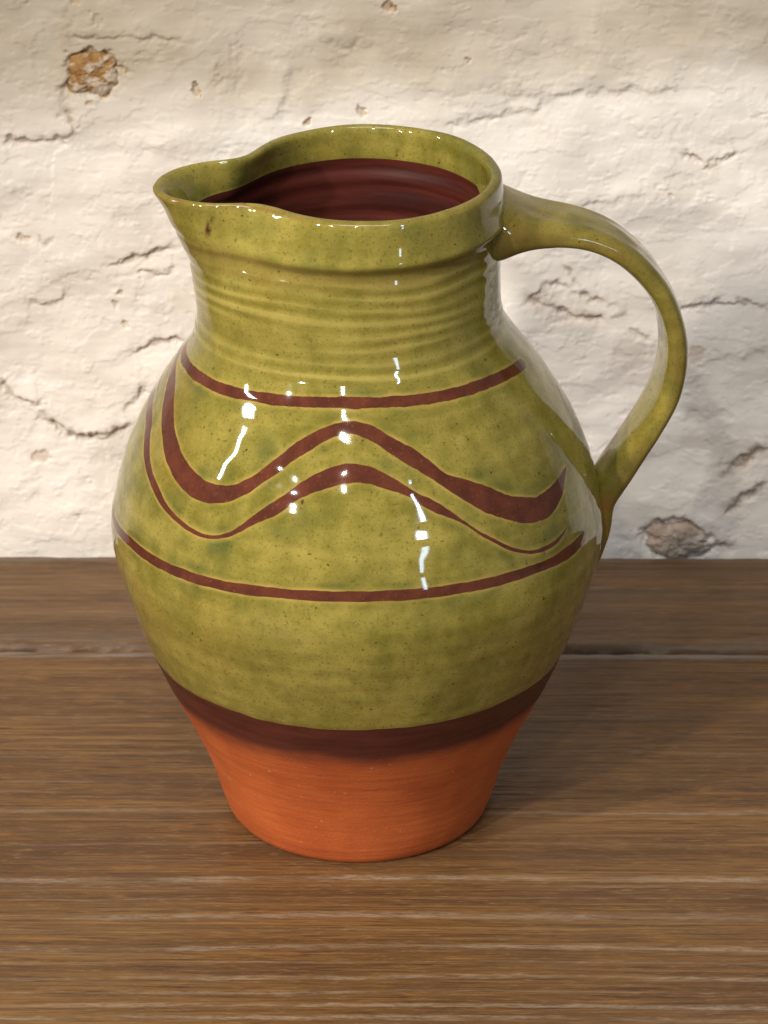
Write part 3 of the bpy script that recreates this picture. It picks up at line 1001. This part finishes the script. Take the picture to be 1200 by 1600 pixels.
for k in range(len(COLLAR)):
    i = ridx(('c', k))
    kk[i] = 0.35 + 0.25 * noise(np.cos(np.radians(cols)) * 3, np.sin(np.radians(cols)) * 3, 5)
    lipm[i] = math.exp(-((k - 15.3) / 0.8) ** 2) * (0.35 + 0.65 * np.exp(-(ps / 60) ** 2))
    drk[i] = math.exp(-((k - 2.2) / 2.0) ** 2)  # tinge and painted shade, strongest just under the bead
    z = COLLAR[k][0]
    if k < 16:
        d1 = np.hypot((cols + 147.2) / 1.0, (z - 240.0) / 1.7)
        d2 = np.hypot((cols + 147.0 - 0.5 * (z - 243)) / 0.5, (z - 243.0) / 2.6)
        scar[i] = np.maximum(sstep(1.2, .5, d1), 0.8 * sstep(1.2, .5, d2))
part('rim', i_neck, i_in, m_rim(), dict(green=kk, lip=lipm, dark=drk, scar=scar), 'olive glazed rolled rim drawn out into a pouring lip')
part('interior', i_in, len(rows) - 1, m_inside(), None, 'dark red brown inside of the jug')

# ------------------------------------------------------------------ handle
AZ = 6.0
PATH = [(44.0, 229.5, 21, 10.5), (49.0, 229.8, 20.5, 10.5), (54.6, 229.6, 19.5, 8.5), (60.0, 229.0, 17.8, 6.6), (65.9, 228.2, 16.4, 5.4), (79.6, 225.6, 15.0, 4.6),
        (89.9, 220.9, 14.4, 4.4), (97.6, 214.6, 14.0, 4.3), (105.8, 204.6, 13.8, 4.2), (111.0, 193.3, 13.6, 4.2), (113.3, 181.9, 13.4, 4.2),
        (112.8, 171.0, 13.2, 4.2), (109.8, 160.2, 13.0, 4.2), (104.7, 150.0, 12.6, 4.3), (98.5, 139.8, 12.2, 4.6), (92.5, 129.8, 11.6, 5.0),
        (88.6, 121.5, 10.6, 4.8), (88.3, 113.0, 9.0, 4.2), (87.6, 105.0, 7.2, 3.4), (85.6, 96.0, 5.4, 2.6), (82.0, 87.0, 3.5, 1.6)]
PT = np.array(PATH)
s = np.concatenate([[0], np.cumsum(np.hypot(np.diff(PT[:, 0]), np.diff(PT[:, 1])))])
t = np.linspace(0, s[-1], 260)
C4 = np.stack([spline(s, PT[:, k], t) for k in range(4)], 1)
tg = np.gradient(C4[:, :2], axis=0)
tg /= np.linalg.norm(tg, axis=1, keepdims=True)
nm = np.stack([-tg[:, 1], tg[:, 0]], 1)       # outward side of the strap (up and away from the jug)
th = np.linspace(0, 2 * math.pi, 80, endpoint=False)
ct, sn = np.cos(th), np.sin(th)
sx = np.sign(ct) * np.abs(ct) ** 0.62          # across the strap
sy = np.sign(sn) * np.abs(sn) ** 0.66          # through it
# a pulled strap: soft ribs on its outer face
rib = np.where(sy > 0, 0.10 * np.cos(sx * 2 * math.pi * 1.25) - 0.04, 0)
HP = np.zeros((len(t), len(th), 3))
cA, sA = math.cos(R(AZ)), math.sin(R(AZ))
for i in range(len(t)):
    x, z, w, d = C4[i]
    fade = float(sstep(0, 30, t[i]) * sstep(t[-1], t[-1] - 35, t[i]))
    wob = 0.25 * noise(t[i] / 14, 2.0, 4.0)
    ac = sx * (w + wob)
    up_ = sy * d + rib * d * 0.4 * fade
    px = x + nm[i, 0] * up_
    pz = z + nm[i, 1] * up_
    HP[i, :, 0] = px * cA - ac * sA
    HP[i, :, 1] = px * sA + ac * cA
    HP[i, :, 2] = pz
HP += 0.16 * np.stack([fbm(HP[..., 0] / 16, HP[..., 1] / 16, HP[..., 2] / 16 + 5 * k, 2) for k in range(3)], -1)
edge = np.repeat((np.abs(sx) ** 6)[None], len(t), 0)
edge = np.maximum(edge, 0.5 * np.repeat((np.exp(-((np.abs(sx) - .42) / .10) ** 2) * (sy > 0))[None], len(t), 0))
join = np.exp(-((t - s[16]) / 4.0) ** 2)[:, None] * np.ones((1, len(th)))
join = np.maximum(join, 0.35 * sstep(s[15], s[18], t)[:, None] * np.ones((1, len(th))))
hd = grid_mesh('handle', HP / 1000, m_handle(), jug, wrap=True, attrs=dict(green=np.full(edge.shape, .35), edge=edge, join=join))
hd['label'] = 'olive glazed strap handle looping from rim to belly'
f0 = hd.data.polygons[80 * 100 + 20]
mid_c = np.array([C4[100, 0] * cA, C4[100, 0] * sA, C4[100, 1]]) / 1000
if np.dot(np.array(f0.center) - mid_c, np.array(f0.normal)) < 0:
    hd.data.flip_normals()
